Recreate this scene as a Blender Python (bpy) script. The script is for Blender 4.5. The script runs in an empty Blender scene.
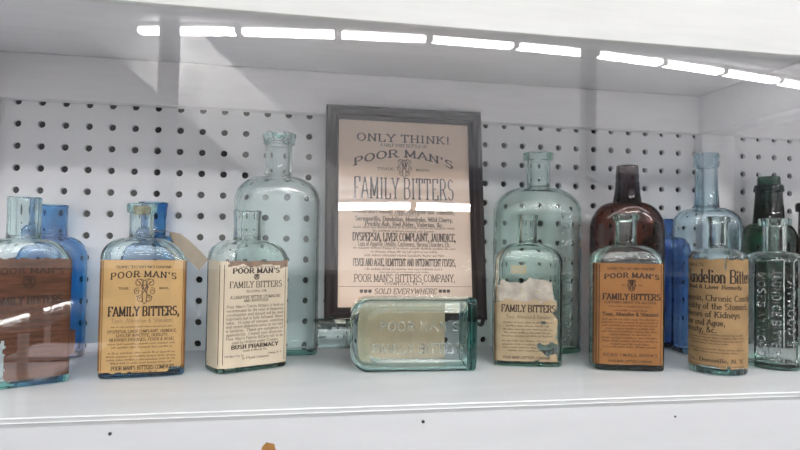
import bpy, math, random
from math import sin, cos, pi, radians, sqrt, atan2
from mathutils import Matrix, Vector

S = bpy.context.scene
COL = S.collection

# ------------------------------------------------------------------ camera
CAM_Z, CAM_Y = 0.135, -0.7691
YAW, PIT, ROL = 0.1824, 0.025, 0.0158
fwd = Vector((sin(YAW) * cos(PIT), cos(YAW) * cos(PIT), sin(PIT)))
rt = Vector((cos(YAW), -sin(YAW), 0))
up = rt.cross(fwd)
r2 = rt * cos(ROL) + up * sin(ROL)
u2 = up * cos(ROL) - rt * sin(ROL)
cam_d = bpy.data.cameras.new('camera')
cam = bpy.data.objects.new('camera', cam_d)
COL.objects.link(cam)
m3 = Matrix((r2, u2, -fwd)).transposed()
cam.matrix_world = Matrix.Translation((0, CAM_Y, CAM_Z)) @ m3.to_4x4()
cam_d.sensor_width = 36
cam_d.lens = 616 / 800 * 36
cam_d.clip_start = 0.01
cam_d.clip_end = 60
S.camera = cam

# ------------------------------------------------------------------ light, exposure
W = bpy.data.worlds.new('daylight')
S.world = W
W.use_nodes = True
bg = W.node_tree.nodes['Background']
bg.inputs[0].default_value = (0.86, 0.94, 1.0, 1)
bg.inputs[1].default_value = 0.55
TUBE = 38.0            # radiance of the store's fluorescent tubes
S.view_settings.view_transform = 'Standard'
S.view_settings.look = 'None'
S.view_settings.gamma = 1
S.view_settings.use_curve_mapping = False
S.view_settings.exposure = 1.06
S.cycles.max_bounces = 28
S.cycles.transmission_bounces = 26
S.cycles.transparent_max_bounces = 24
S.cycles.glossy_bounces = 8
S.cycles.diffuse_bounces = 5
S.cycles.sample_clamp_indirect = 24
S.cycles.blur_glossy = 0.3
S.cycles.use_denoising = True

rnd = random.Random(7)

# ------------------------------------------------------------------ materials
def new_mat(name):
    m = bpy.data.materials.new(name)
    m.use_nodes = True
    return m, m.node_tree.nodes, m.node_tree.links

def plain(name, col, rough=0.5, metal=0.0, noise=0.0, scale=40.0, stretch=(1, 1, 1), col2=None, bump=0.0, detail=5, spec=0.5):
    m, N, L = new_mat(name)
    b = N['Principled BSDF']
    b.inputs['Roughness'].default_value = rough
    b.inputs['Metallic'].default_value = metal
    b.inputs['Specular IOR Level'].default_value = spec
    b.inputs['Base Color'].default_value = (*col, 1)
    if noise > 0 or bump > 0:
        tc = N.new('ShaderNodeTexCoord')
        mp = N.new('ShaderNodeMapping')
        mp.inputs['Scale'].default_value = stretch
        nz = N.new('ShaderNodeTexNoise')
        nz.inputs['Scale'].default_value = scale
        nz.inputs['Detail'].default_value = detail
        L.new(tc.outputs['Object'], mp.inputs[0])
        L.new(mp.outputs[0], nz.inputs['Vector'])
        if noise > 0:
            mx = N.new('ShaderNodeMix')
            mx.data_type = 'RGBA'
            c2 = col2 or tuple(c * (1 - noise) for c in col)
            mx.inputs[6].default_value = (*col, 1)
            mx.inputs[7].default_value = (*c2, 1)
            cr = N.new('ShaderNodeMapRange')
            cr.inputs[1].default_value = 0.35
            cr.inputs[2].default_value = 0.7
            L.new(nz.outputs[0], cr.inputs[0])
            L.new(cr.outputs[0], mx.inputs[0])
            L.new(mx.outputs[2], b.inputs['Base Color'])
        if bump > 0:
            bp = N.new('ShaderNodeBump')
            bp.inputs['Strength'].default_value = bump
            bp.inputs['Distance'].default_value = 0.0006
            L.new(nz.outputs[0], bp.inputs['Height'])
            L.new(bp.outputs[0], b.inputs['Normal'])
    return m

def glass(name, trans, thick=0.006, bump=0.0, rough=0.0):
    """solid glass; trans = colour seen through `thick` metres of it"""
    m, N, L = new_mat(name)
    out = N['Material Output']
    N.remove(N['Principled BSDF'])
    g = N.new('ShaderNodeBsdfGlass')
    g.inputs['IOR'].default_value = 1.5
    g.inputs['Roughness'].default_value = rough
    g.inputs['Color'].default_value = (1, 1, 1, 1)
    L.new(g.outputs[0], out.inputs['Surface'])
    sig = [-math.log(max(c, 1e-4)) / thick for c in trans]
    d = max(sig) * 1.02
    v = N.new('ShaderNodeVolumeAbsorption')
    v.inputs['Density'].default_value = d
    v.inputs['Color'].default_value = tuple(1 - s / d for s in sig) + (1,)
    L.new(v.outputs[0], out.inputs['Volume'])
    if bump > 0:
        tc = N.new('ShaderNodeTexCoord')
        nz = N.new('ShaderNodeTexNoise')
        nz.inputs['Scale'].default_value = 55
        nz.inputs['Detail'].default_value = 2
        bp = N.new('ShaderNodeBump')
        bp.inputs['Strength'].default_value = bump
        bp.inputs['Distance'].default_value = 0.002
        L.new(tc.outputs['Object'], nz.inputs['Vector'])
        L.new(nz.outputs[0], bp.inputs['Height'])
        L.new(bp.outputs[0], g.inputs['Normal'])
    return m

def pane_glass(name, ior=1.5):
    m, N, L = new_mat(name)
    out = N['Material Output']
    N.remove(N['Principled BSDF'])
    geo = N.new('ShaderNodeNewGeometry')
    mr = N.new('ShaderNodeMapRange')
    mr.inputs[3].default_value = ior
    mr.inputs[4].default_value = 1 / ior
    L.new(geo.outputs['Backfacing'], mr.inputs[0])
    fr = N.new('ShaderNodeFresnel')
    L.new(mr.outputs[0], fr.inputs['IOR'])
    t = N.new('ShaderNodeBsdfTransparent')
    t.inputs[0].default_value = (0.99, 0.99, 0.99, 1)
    gl = N.new('ShaderNodeBsdfGlossy')
    gl.inputs['Roughness'].default_value = 0.0
    mx = N.new('ShaderNodeMixShader')
    L.new(fr.outputs[0], mx.inputs[0])
    L.new(t.outputs[0], mx.inputs[1])
    L.new(gl.outputs[0], mx.inputs[2])
    L.new(mx.outputs[0], out.inputs['Surface'])
    return m

def emit(name, col, s):
    m, N, L = new_mat(name)
    out = N['Material Output']
    N.remove(N['Principled BSDF'])
    e = N.new('ShaderNodeEmission')
    e.inputs[0].default_value = (*col, 1)
    e.inputs[1].default_value = s
    L.new(e.outputs[0], out.inputs['Surface'])
    return m

WHITE = plain('white_painted_wood', (0.80, 0.79, 0.805), 0.45, noise=0.05, scale=18, stretch=(1, 8, 8), bump=0.15)
FRONTW = plain('white_paint_front_dimmed', (0.46, 0.468, 0.48), 0.5, noise=0.04, scale=12, stretch=(1, 6, 6), bump=0.15)  # same white paint, darkened to offset strong light on the front board
VALW = plain('white_paint_valance_dimmed', (0.63, 0.635, 0.625), 0.5, noise=0.05, scale=14, stretch=(1, 12, 12), bump=0.25)  # same white paint, darkened where the valance catches too much light
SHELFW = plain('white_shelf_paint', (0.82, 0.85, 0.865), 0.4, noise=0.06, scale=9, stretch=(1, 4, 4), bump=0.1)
PEG = plain('white_pegboard', (0.84, 0.84, 0.855), 0.5, noise=0.04, scale=8)
CAVITY = plain('dark_backing', (0.03, 0.028, 0.026), 0.9)
BLACK = plain('black_iron', (0.012, 0.012, 0.013), 0.5)
RUST = plain('rusty_stain', (0.33, 0.15, 0.03), 0.7, noise=0.5, scale=160)
FRAME = plain('dark_frame_wood', (0.024, 0.018, 0.018), 0.5, noise=0.3, scale=30, spec=0.2)
POSTER = plain('aged_poster_paper', (0.756, 0.592, 0.466), 0.8, noise=0.10, scale=14, spec=0.2)
INK = plain('printing_ink', (0.035, 0.024, 0.02), 0.8, spec=0.2)
INKF = plain('faded_ink', (0.15, 0.10, 0.065), 0.85, spec=0.2)
INKP = plain('poster_ink', (0.05, 0.038, 0.034), 0.8, spec=0.2)
LAB_TAN = plain('tan_label_paper', (0.506, 0.325, 0.140), 0.75, noise=0.12, scale=45, spec=0.25)
LAB_EDGE = plain('amber_label_border', (0.247, 0.112, 0.034), 0.75, noise=0.2, scale=60, spec=0.25)
LAB_CREAM = plain('cream_label_paper', (0.642, 0.548, 0.415), 0.75, noise=0.10, scale=40, spec=0.25)
LAB_STAIN = plain('brown_torn_paper', (0.240, 0.136, 0.080), 0.8, noise=0.4, scale=120)
LAB_WORN = plain('worn_label_paper', (0.442, 0.340, 0.213), 0.8, noise=0.25, scale=60, spec=0.2)
LAB_PEEL = plain('peeled_label_paper', (0.510, 0.459, 0.391), 0.85, noise=0.4, scale=90, spec=0.2)
LAB_ORANGE = plain('orange_label_paper', (0.324, 0.149, 0.050), 0.75, noise=0.18, scale=50, spec=0.25)
LAB_OEDGE = plain('orange_label_border', (0.154, 0.057, 0.017), 0.75, noise=0.35, scale=110, spec=0.25)
LAB_BROWN = plain('brown_label_paper', (0.118, 0.046, 0.022), 0.7, noise=0.55, scale=30, stretch=(1, 1, 9), spec=0.3)
LAB_DAND = plain('buff_label_paper', (0.388, 0.249, 0.120), 0.78, noise=0.28, scale=50, spec=0.2)
LAB_BACK = plain('label_reverse', (0.95, 0.64, 0.42), 0.85, noise=0.15, scale=50, spec=0.2)
LAB_TAG = plain('buff_tag_paper', (0.425, 0.340, 0.246), 0.85, noise=0.15, scale=70, spec=0.2)
CORK = plain('cork', (0.50, 0.33, 0.18), 0.9, noise=0.4, scale=300)
STRING = plain('grey_string', (0.32, 0.29, 0.25), 0.9)
AQUA = glass('aqua_glass', (0.74, 0.90, 0.885), bump=0.12)
AQUA_L = glass('pale_aqua_glass', (0.84, 0.93, 0.92), bump=0.25)
AQUA_G = glass('green_aqua_glass', (0.78, 0.90, 0.86), bump=0.25)
AQUA_B = glass('blue_aqua_glass', (0.66, 0.80, 0.86), bump=0.25)
CLEAR = glass('clear_glass', (0.86, 0.92, 0.90), bump=0.15)
COBALT = glass('cobalt_glass', (0.05, 0.33, 0.72), bump=0.15)
COBALT_D = glass('deep_cobalt_glass', (0.02, 0.13, 0.45), bump=0.15)
AMBER = glass('amber_glass', (0.15, 0.026, 0.006), bump=0.2)
GREEN = glass('dark_green_glass', (0.03, 0.20, 0.11), bump=0.2)
BROWNG = glass('dark_brown_glass', (0.06, 0.03, 0.02), bump=0.1)
PANE = pane_glass('case_pane_glass')
PICG = pane_glass('picture_glass')
TUBEM = emit('fluorescent_tube', (1.0, 0.985, 0.97), TUBE)
RWALL = plain('room_wall_paint', (0.40, 0.40, 0.42), 0.8, noise=0.05, scale=2)
RCEIL = plain('room_ceiling_paint', (0.80, 0.80, 0.82), 0.8, noise=0.05, scale=2)
RFLOOR = plain('room_floor', (0.50, 0.48, 0.47), 0.6, noise=0.2, scale=3)
RPOST = plain('grey_post_paint', (0.07, 0.08, 0.11), 0.6, noise=0.1, scale=6)
RPANEL = plain('pale_panel', (0.66, 0.62, 0.66), 0.7, noise=0.05, scale=6)
RWOOD = plain('dark_shop_wood', (0.06, 0.045, 0.04), 0.7, noise=0.3, scale=6)
PANELM = emit('added_panel_glow', (1.0, 0.985, 0.97), 6.2)
FIXW = plain('white_fixture_enamel', (0.75, 0.75, 0.75), 0.5)

# ------------------------------------------------------------------ object helpers
def link(name, verts, faces, mats, parent=None, fm=None, smooth=None):
    me = bpy.data.meshes.new(name)
    me.from_pydata([tuple(v) for v in verts], [], faces)
    if not isinstance(mats, (list, tuple)):
        mats = [mats]
    for m in mats:
        me.materials.append(m)
    if fm is not None:
        me.polygons.foreach_set('material_index', fm)
    if smooth is not None:
        me.polygons.foreach_set('use_smooth', [True] * len(me.polygons))
        me.set_sharp_from_angle(angle=radians(smooth))
    me.update()
    o = bpy.data.objects.new(name, me)
    COL.objects.link(o)
    if parent:
        o.parent = parent
    return o

class MB:
    def __init__(s):
        s.v, s.f, s.m = [], [], []
    def add(s, verts, faces, mi=0):
        n = len(s.v)
        s.v += [tuple(v) for v in verts]
        s.f += [tuple(i + n for i in f) for f in faces]
        s.m += [mi] * len(faces)
    def box(s, x0, x1, y0, y1, z0, z1, mi=0, bev=0.0):
        if bev <= 0:
            v = [(x, y, z) for z in (z0, z1) for y in (y0, y1) for x in (x0, x1)]
            f = [(0, 2, 3, 1), (4, 5, 7, 6), (0, 1, 5, 4), (2, 6, 7, 3), (0, 4, 6, 2), (1, 3, 7, 5)]
            s.add(v, f, mi)
            return
        import bmesh
        bm = bmesh.new()
        bmesh.ops.create_cube(bm, size=1)
        for w in bm.verts:
            w.co = Vector(((x0 + x1) / 2 + w.co.x * (x1 - x0), (y0 + y1) / 2 + w.co.y * (y1 - y0), (z0 + z1) / 2 + w.co.z * (z1 - z0)))
        bmesh.ops.bevel(bm, geom=bm.edges[:], offset=bev, segments=2, profile=0.5, affect='EDGES')
        bm.verts.index_update()
        s.add([w.co for w in bm.verts], [[w.index for w in f.verts] for f in bm.faces], mi)
        bm.free()
    def tube(s, pts, r, n=8, mi=0, cap=True):
        pts = [Vector(p) for p in pts]
        rings = []
        for i, p in enumerate(pts):
            a = pts[max(0, i - 1)]
            b = pts[min(len(pts) - 1, i + 1)]
            d = (b - a).normalized()
            ref = Vector((0, 0, 1)) if abs(d.z) < 0.9 else Vector((1, 0, 0))
            u = d.cross(ref).normalized()
            w = u.cross(d)
            rr = r[i] if isinstance(r, (list, tuple)) else r
            rings.append([p + (u * cos(2 * pi * k / n) + w * sin(2 * pi * k / n)) * rr for k in range(n)])
        v = [q for R in rings for q in R]
        f = []
        for i in range(len(pts) - 1):
            for k in range(n):
                f.append((i * n + k, i * n + (k + 1) % n, (i + 1) * n + (k + 1) % n, (i + 1) * n + k))
        if cap:
            f.append(tuple(range(n))[::-1])
            f.append(tuple((len(pts) - 1) * n + k for k in range(n)))
        s.add(v, f, mi)
    def build(s, name, mats, parent=None, smooth=None):
        return link(name, s.v, s.f, mats, parent, s.m, smooth)

def tag(o, label, cat, group=None):
    o['label'] = label
    o['category'] = cat
    if group:
        o['group'] = group
    return o

def struct(o):
    o['kind'] = 'structure'
    return o

def empty(name, loc, rz=0.0):
    o = bpy.data.objects.new(name, None)
    o.empty_display_size = 0.02
    COL.objects.link(o)
    o.location = loc
    o.rotation_euler = (0, 0, rz)
    return o

# ------------------------------------------------------------------ lettering: a small slab-serif stroke face
def E(cx, cy, rx, ry, a0, a1, n=7):
    return [(cx + rx * cos(radians(a0 + (a1 - a0) * i / n)), cy + ry * sin(radians(a0 + (a1 - a0) * i / n))) for i in range(n + 1)]

G = {
 'A': (.86, [[(.04, 0), (.43, 1)], [(.43, 1), (.82, 0)], [(.18, .34), (.68, .34)]]),
 'B': (.82, [[(.14, 0), (.14, 1)], [(.14, 1), (.5, 1)] + E(.5, .76, .22, .24, 80, -90) + [(.14, .52)], [(.5, .52)] + E(.5, .26, .26, .26, 80, -90) + [(.14, 0)]]),
 'C': (.80, [E(.44, .5, .36, .5, 42, 318, 14)]),
 'D': (.86, [[(.14, 0), (.14, 1)], [(.14, 1), (.4, 1)] + E(.4, .5, .38, .5, 80, -80, 10) + [(.4, 0), (.14, 0)]]),
 'E': (.78, [[(.14, 0), (.14, 1)], [(.14, 1), (.7, 1), (.7, .82)], [(.14, .52), (.52, .52)], [(.14, 0), (.72, 0), (.72, .2)]]),
 'F': (.74, [[(.14, 0), (.14, 1)], [(.14, 1), (.7, 1), (.7, .8)], [(.14, .5), (.52, .5)]]),
 'G': (.86, [E(.44, .5, .36, .5, 45, 330, 14) + [(.76, .42)], [(.5, .42), (.8, .42)]]),
 'H': (.88, [[(.14, 0), (.14, 1)], [(.74, 0), (.74, 1)], [(.14, .5), (.74, .5)]]),
 'I': (.42, [[(.21, 0), (.21, 1)]]),
 'J': (.62, [[(.44, 1), (.44, .24)] + E(.25, .24, .19, .24, 0, -170)]),
 'K': (.86, [[(.14, 0), (.14, 1)], [(.14, .38), (.70, 1)], [(.34, .58), (.76, 0)]]),
 'L': (.72, [[(.14, 0), (.14, 1)], [(.14, 0), (.68, 0), (.68, .24)]]),
 'M': (1.04, [[(.14, 0), (.14, 1)], [(.14, 1), (.52, .12)], [(.52, .12), (.9, 1)], [(.9, 1), (.9, 0)]]),
 'N': (.90, [[(.14, 0), (.14, 1)], [(.14, 1), (.76, 0)], [(.76, 0), (.76, 1)]]),
 'O': (.90, [E(.45, .5, .38, .5, 0, 360, 18)]),
 'P': (.78, [[(.14, 0), (.14, 1)], [(.14, 1), (.46, 1)] + E(.46, .73, .26, .27, 80, -90) + [(.14, .46)]]),
 'Q': (.90, [E(.45, .5, .38, .5, 0, 360, 18), [(.5, .2), (.8, -.14)]]),
 'R': (.86, [[(.14, 0), (.14, 1)], [(.14, 1), (.46, 1)] + E(.46, .75, .26, .25, 80, -90) + [(.14, .5)], [(.44, .5), (.78, 0)]]),
 'S': (.74, [E(.37, .75, .27, .25, 30, 250, 9) + E(.37, .26, .29, .26, 80, -150, 10)]),
 'T': (.82, [[(.41, 0), (.41, 1)], [(.06, .8), (.06, 1), (.76, 1), (.76, .8)]]),
 'U': (.88, [[(.14, 1), (.14, .3)] + E(.44, .3, .3, .3, 180, 360, 9) + [(.74, 1)]]),
 'V': (.84, [[(.04, 1), (.42, 0)], [(.42, 0), (.8, 1)]]),
 'W': (1.16, [[(.04, 1), (.32, 0)], [(.32, 0), (.58, .9)], [(.58, .9), (.84, 0)], [(.84, 0), (1.12, 1)]]),
 'X': (.84, [[(.08, 0), (.76, 1)], [(.08, 1), (.76, 0)]]),
 'Y': (.84, [[(.42, 0), (.42, .45)], [(.42, .45), (.06, 1)], [(.42, .45), (.78, 1)]]),
 'Z': (.76, [[(.1, .8), (.1, 1), (.66, 1), (.08, 0), (.68, 0), (.68, .22)]]),
 'a': (.62, [E(.28, .3, .22, .3, 20, 340, 10), [(.5, .62), (.5, 0)]]),
 'b': (.62, [[(.12, 1), (.12, 0)], E(.34, .3, .22, .3, 160, -160, 10)]),
 'c': (.54, [E(.3, .31, .22, .31, 45, 315, 9)]),
 'd': (.64, [[(.52, 1), (.52, 0)], E(.3, .3, .22, .3, 20, 340, 10)]),
 'e': (.56, [[(.08, .33), (.5, .33)] + E(.29, .31, .21, .31, 10, 315, 10)]),
 'f': (.40, [[(.18, 0), (.18, .8)] + E(.32, .8, .14, .2, 180, 50, 5), [(.04, .6), (.34, .6)]]),
 'g': (.60, [E(.28, .32, .2, .28, 0, 360, 10), [(.5, .6), (.5, -.1)] + E(.3, -.1, .2, .18, 0, -160, 6)]),
 'h': (.64, [[(.12, 0), (.12, 1)], [(.12, .4)] + E(.32, .4, .2, .22, 150, 0, 6) + [(.52, 0)]]),
 'i': (.30, [[(.15, 0), (.15, .6)], [(.15, .82), (.15, .94)]]),
 'j': (.30, [[(.18, .6), (.18, -.1)] + E(.06, -.1, .12, .14, 0, -120, 4), [(.18, .82), (.18, .94)]]),
 'k': (.60, [[(.12, 0), (.12, 1)], [(.12, .25), (.46, .6)], [(.24, .36), (.52, 0)]]),
 'l': (.30, [[(.15, 0), (.15, 1)]]),
 'm': (.92, [[(.12, 0), (.12, .62)], [(.12, .4)] + E(.28, .4, .17, .22, 150, 0, 6) + [(.45, 0)], [(.45, .4)] + E(.62, .4, .17, .22, 150, 0, 6) + [(.79, 0)]]),
 'n': (.64, [[(.12, 0), (.12, .62)], [(.12, .4)] + E(.32, .4, .2, .22, 150, 0, 6) + [(.52, 0)]]),
 'o': (.60, [E(.3, .31, .23, .31, 0, 360, 12)]),
 'p': (.62, [[(.12, .62), (.12, -.28)], E(.34, .3, .22, .3, 160, -160, 10)]),
 'q': (.62, [[(.5, .62), (.5, -.28)], E(.28, .3, .22, .3, 20, 340, 10)]),
 'r': (.46, [[(.12, 0), (.12, .62)], [(.12, .38)] + E(.32, .38, .18, .24, 150, 50, 4)]),
 's': (.50, [E(.25, .46, .17, .16, 30, 250, 6) + E(.25, .16, .18, .16, 80, -150, 7)]),
 't': (.40, [[(.18, .9), (.18, .14)] + E(.3, .14, .12, .14, 180, 300, 4), [(.04, .62), (.34, .62)]]),
 'u': (.64, [[(.12, .62), (.12, .22)] + E(.32, .22, .2, .22, 180, 340, 6), [(.52, .62), (.52, 0)]]),
 'v': (.58, [[(.04, .62), (.29, 0)], [(.29, 0), (.54, .62)]]),
 'w': (.82, [[(.04, .62), (.22, 0)], [(.22, 0), (.41, .58)], [(.41, .58), (.6, 0)], [(.6, 0), (.78, .62)]]),
 'x': (.56, [[(.06, 0), (.5, .62)], [(.06, .62), (.5, 0)]]),
 'y': (.58, [[(.04, .62), (.29, 0)], [(.54, .62), (.2, -.28)]]),
 'z': (.52, [[(.06, .62), (.46, .62), (.06, 0), (.46, 0)]]),
 '1': (.5, [[(.1, .8), (.28, 1), (.28, 0)]]),
 '2': (.66, [E(.33, .7, .26, .3, 160, -30, 8) + [(.06, 0), (.62, 0)]]),
 '4': (.7, [[(.5, 0), (.5, 1), (.05, .3), (.66, .3)]]),
 '6': (.66, [E(.33, .3, .25, .3, 0, 360, 12), [(.08, .32)] + E(.4, .5, .33, .5, 190, 80, 6)]),
 '7': (.62, [[(.06, .85), (.06, 1), (.58, 1), (.24, 0)]]),
 '.': (.30, [[(.15, -.02), (.15, .12)]]),
 ',': (.30, [[(.17, .12), (.1, -.16)]]),
 "'": (.26, [[(.14, 1.02), (.1, .74)]]),
 '!': (.36, [[(.18, 1), (.18, .3)], [(.18, 0), (.18, .12)]]),
 '-': (.44, [[(.08, .42), (.36, .42)]]),
 '%': (.9, [[(.7, 1), (.2, 0)], E(.2, .75, .15, .22, 0, 360, 8), E(.7, .25, .15, .22, 0, 360, 8)]),
 '&': (.86, [[(.8, 0), (.24, .66)] + E(.38, .8, .17, .2, 200, 0, 6) + [(.2, .42)] + E(.32, .24, .22, .24, 140, 300, 6) + [(.74, .46)]]),
}
NOSERIF = set("COGQS.,'!-%&acegosz26")

def text_quads(txt, cap, width=None, wt=.17, thin=.075, serif=True, track=0.06, slant=0.0):
    """flat quads of a line of lettering, centred on x, baseline y=0"""
    pen = 0.0
    quads = []
    for ch in txt:
        if ch == ' ':
            pen += .42
            continue
        w, strokes = G[ch]
        ends = {}
        for st in strokes:
            for p in (st[0], st[-1]):
                k = (round(p[0], 2), round(p[1], 2))
                ends[k] = ends.get(k, 0) + 1
        for st in strokes:
            for a, b in zip(st[:-1], st[1:]):
                dx, dy = b[0] - a[0], b[1] - a[1]
                l = sqrt(dx * dx + dy * dy)
                if l < 1e-6:
                    continue
                nx, ny = -dy / l * wt / 2, dx / l * thin / 2
                ex, ey = dx / l * thin * .4, dy / l * thin * .4
                quads.append([(pen + a[0] + nx - ex, a[1] + ny - ey), (pen + a[0] - nx - ex, a[1] - ny - ey),
                              (pen + b[0] - nx + ex, b[1] - ny + ey), (pen + b[0] + nx + ex, b[1] + ny + ey)])
            if serif and ch not in NOSERIF:
                for p, q in ((st[0], st[1]), (st[-1], st[-2])):
                    k = (round(p[0], 2), round(p[1], 2))
                    if ends[k] > 1 or abs(p[1] - q[1]) < abs(p[0] - q[0]) * .8:
                        continue
                    if p[1] in (0, 1, .62, .6, -.28):
                        s = thin / 2 if p[1] <= 0 else -thin / 2
                        hw = .20 if ch.isupper() else .14
                        quads.append([(pen + p[0] - hw, p[1] + s - thin / 2), (pen + p[0] + hw, p[1] + s - thin / 2),
                                      (pen + p[0] + hw, p[1] + s + thin / 2), (pen + p[0] - hw, p[1] + s + thin / 2)])
        pen += w + track
    pen -= track
    sx = (width / pen) if width else cap
    out = []
    for q in quads:
        out.append([((x - pen / 2) * sx + slant * y * cap, y * cap) for x, y in q])
    return out

def greek_quads(width, cap, r, dens=1.0):
    """a line of print too small to read: word-like rows of tiny strokes"""
    out = []
    x = -width / 2
    step = cap * .62
    while x < width / 2 - step:
        n = r.randint(2, 9)
        for i in range(n):
            if x > width / 2 - step:
                break
            h = cap * r.choice((.6, .6, .66, .95))
            out.append([(x, 0), (x + cap * .2, 0), (x + cap * .2, h), (x, h)])
            yy = r.choice((0.02, .45)) * cap
            out.append([(x + cap * .2, yy), (x + step * .85, yy), (x + step * .85, yy + cap * .16), (x + cap * .2, yy + cap * .16)])
            x += step
        x += step * .75
    return out

def monogram_quads(w, h, weight):
    """ornamental interlaced initials"""
    st = []
    def spiral(cx, cy, r, a0, turns, sgn):
        n = 12
        return [(cx + r * (1 - .75 * k / n) * cos(radians(a0 + sgn * 360 * turns * k / n)), cy + r * (1 - .75 * k / n) * sin(radians(a0 + sgn * 360 * turns * k / n))) for k in range(n + 1)]
    for cx, cy, r, a0, sg in ((-.27, .30, .20, -60, 1), (.27, .30, .20, 240, -1), (-.33, -.02, .15, 60, 1), (.33, -.02, .15, 120, -1),
                              (-.17, -.30, .16, 80, 1), (.17, -.30, .16, 100, -1), (0, .12, .15, 270, 1)):
        st.append(spiral(cx, cy, r, a0, 1.4, sg))
    st.append([(-.09, -.42), (-.11, .0), (-.05, .44)])
    st.append([(.08, -.44), (.10, .05), (.03, .46)])
    st.append([(-.36, .44), (-.1, .2), (.12, -.16), (.36, -.24)])
    st.append([(.38, .42), (.12, .22), (-.12, -.14), (-.38, -.22)])
    st.append([(-.14, -.36), (0, -.5), (.14, -.36)])
    st.append([(-.2, .46), (0, .38), (.2, .48)])
    out = []
    for s in st:
        for a, b in zip(s[:-1], s[1:]):
            ax, ay, bx, by = a[0] * w, a[1] * h, b[0] * w, b[1] * h
            l = sqrt((bx - ax) ** 2 + (by - ay) ** 2) or 1e-9
            nx, ny = -(by - ay) / l * weight / 2, (bx - ax) / l * weight / 2
            out.append([(ax + nx, ay + ny), (ax - nx, ay - ny), (bx - nx, by - ny), (bx + nx, by + ny)])
    return out

def rect_q(x0, x1, y0, y1):
    return [[(x0, y0), (x1, y0), (x1, y1), (x0, y1)]]

def h2(a, b, s=0):
    n = sin(a * 127.1 + b * 311.7 + s * 74.7) * 43758.5453
    return n - math.floor(n)

def vnoise(x, y, s=0):
    i, j = math.floor(x), math.floor(y)
    fx, fy = x - i, y - j
    fx, fy = fx * fx * (3 - 2 * fx), fy * fy * (3 - 2 * fy)
    a = h2(i, j, s) * (1 - fx) + h2(i + 1, j, s) * fx
    b = h2(i, j + 1, s) * (1 - fx) + h2(i + 1, j + 1, s) * fx
    return a * (1 - fy) + b * fy

def inpoly(x, y, P):
    c = False
    j = len(P) - 1
    for i in range(len(P)):
        if (P[i][1] > y) != (P[j][1] > y) and x < (P[j][0] - P[i][0]) * (y - P[i][1]) / (P[j][1] - P[i][1]) + P[i][0]:
            c = not c
        j = i
    return c

# ------------------------------------------------------------------ bottles
NS = 72
def section(a, b, p, n=NS):
    """n points round a superellipse (or a 12-gon when p == 'twelve'), evenly spaced, starting mid-front (-y), going to +x"""
    dense = []
    M = 720
    if p == 'twelve':
        for i in range(12):
            t0, t1 = -pi / 2 + (i - .5) * pi / 6, -pi / 2 + (i + .5) * pi / 6
            k = 1 / cos(pi / 12)
            for j in range(60):
                f = j / 60
                dense.append((a * k * (cos(t0) * (1 - f) + cos(t1) * f), b * k * (sin(t0) * (1 - f) + sin(t1) * f)))
        dense = dense[30:] + dense[:30]
    else:
        for i in range(M):
            t = -pi / 2 + 2 * pi * i / M
            c, s = cos(t), sin(t)
            dense.append((a * math.copysign(abs(c) ** (2 / p), c), b * math.copysign(abs(s) ** (2 / p), s)))
    dense.append(dense[0])
    L = [0]
    for q, w in zip(dense[:-1], dense[1:]):
        L.append(L[-1] + math.hypot(w[0] - q[0], w[1] - q[1]))
    out = []
    k = 0
    for i in range(n):
        s = L[-1] * i / n
        while L[k + 1] < s:
            k += 1
        f = (s - L[k]) / ((L[k + 1] - L[k]) or 1)
        out.append((dense[k][0] * (1 - f) + dense[k + 1][0] * f, dense[k][1] * (1 - f) + dense[k + 1][1] * f))
    return out

class Wrap:
    """maps (u = distance round the body from mid-front, z) to a point just off the glass"""
    def __init__(s, a, b, p):
        n = 480
        s.pts = section(a, b, p, n)
        s.n = n
        s.per = sum(math.hypot(s.pts[(i + 1) % n][0] - s.pts[i][0], s.pts[(i + 1) % n][1] - s.pts[i][1]) for i in range(n))
    def __call__(s, u, z, off):
        t = (u / s.per * s.n) % s.n
        i = int(t)
        f = t - i
        p, q = s.pts[i % s.n], s.pts[(i + 1) % s.n]
        o, w = s.pts[(i - 2) % s.n], s.pts[(i + 3) % s.n]
        dx, dy = w[0] - o[0], w[1] - o[1]
        l = math.hypot(dx, dy)
        return (p[0] * (1 - f) + q[0] * f + dy / l * off, p[1] * (1 - f) + q[1] * f - dx / l * off, z)

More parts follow.
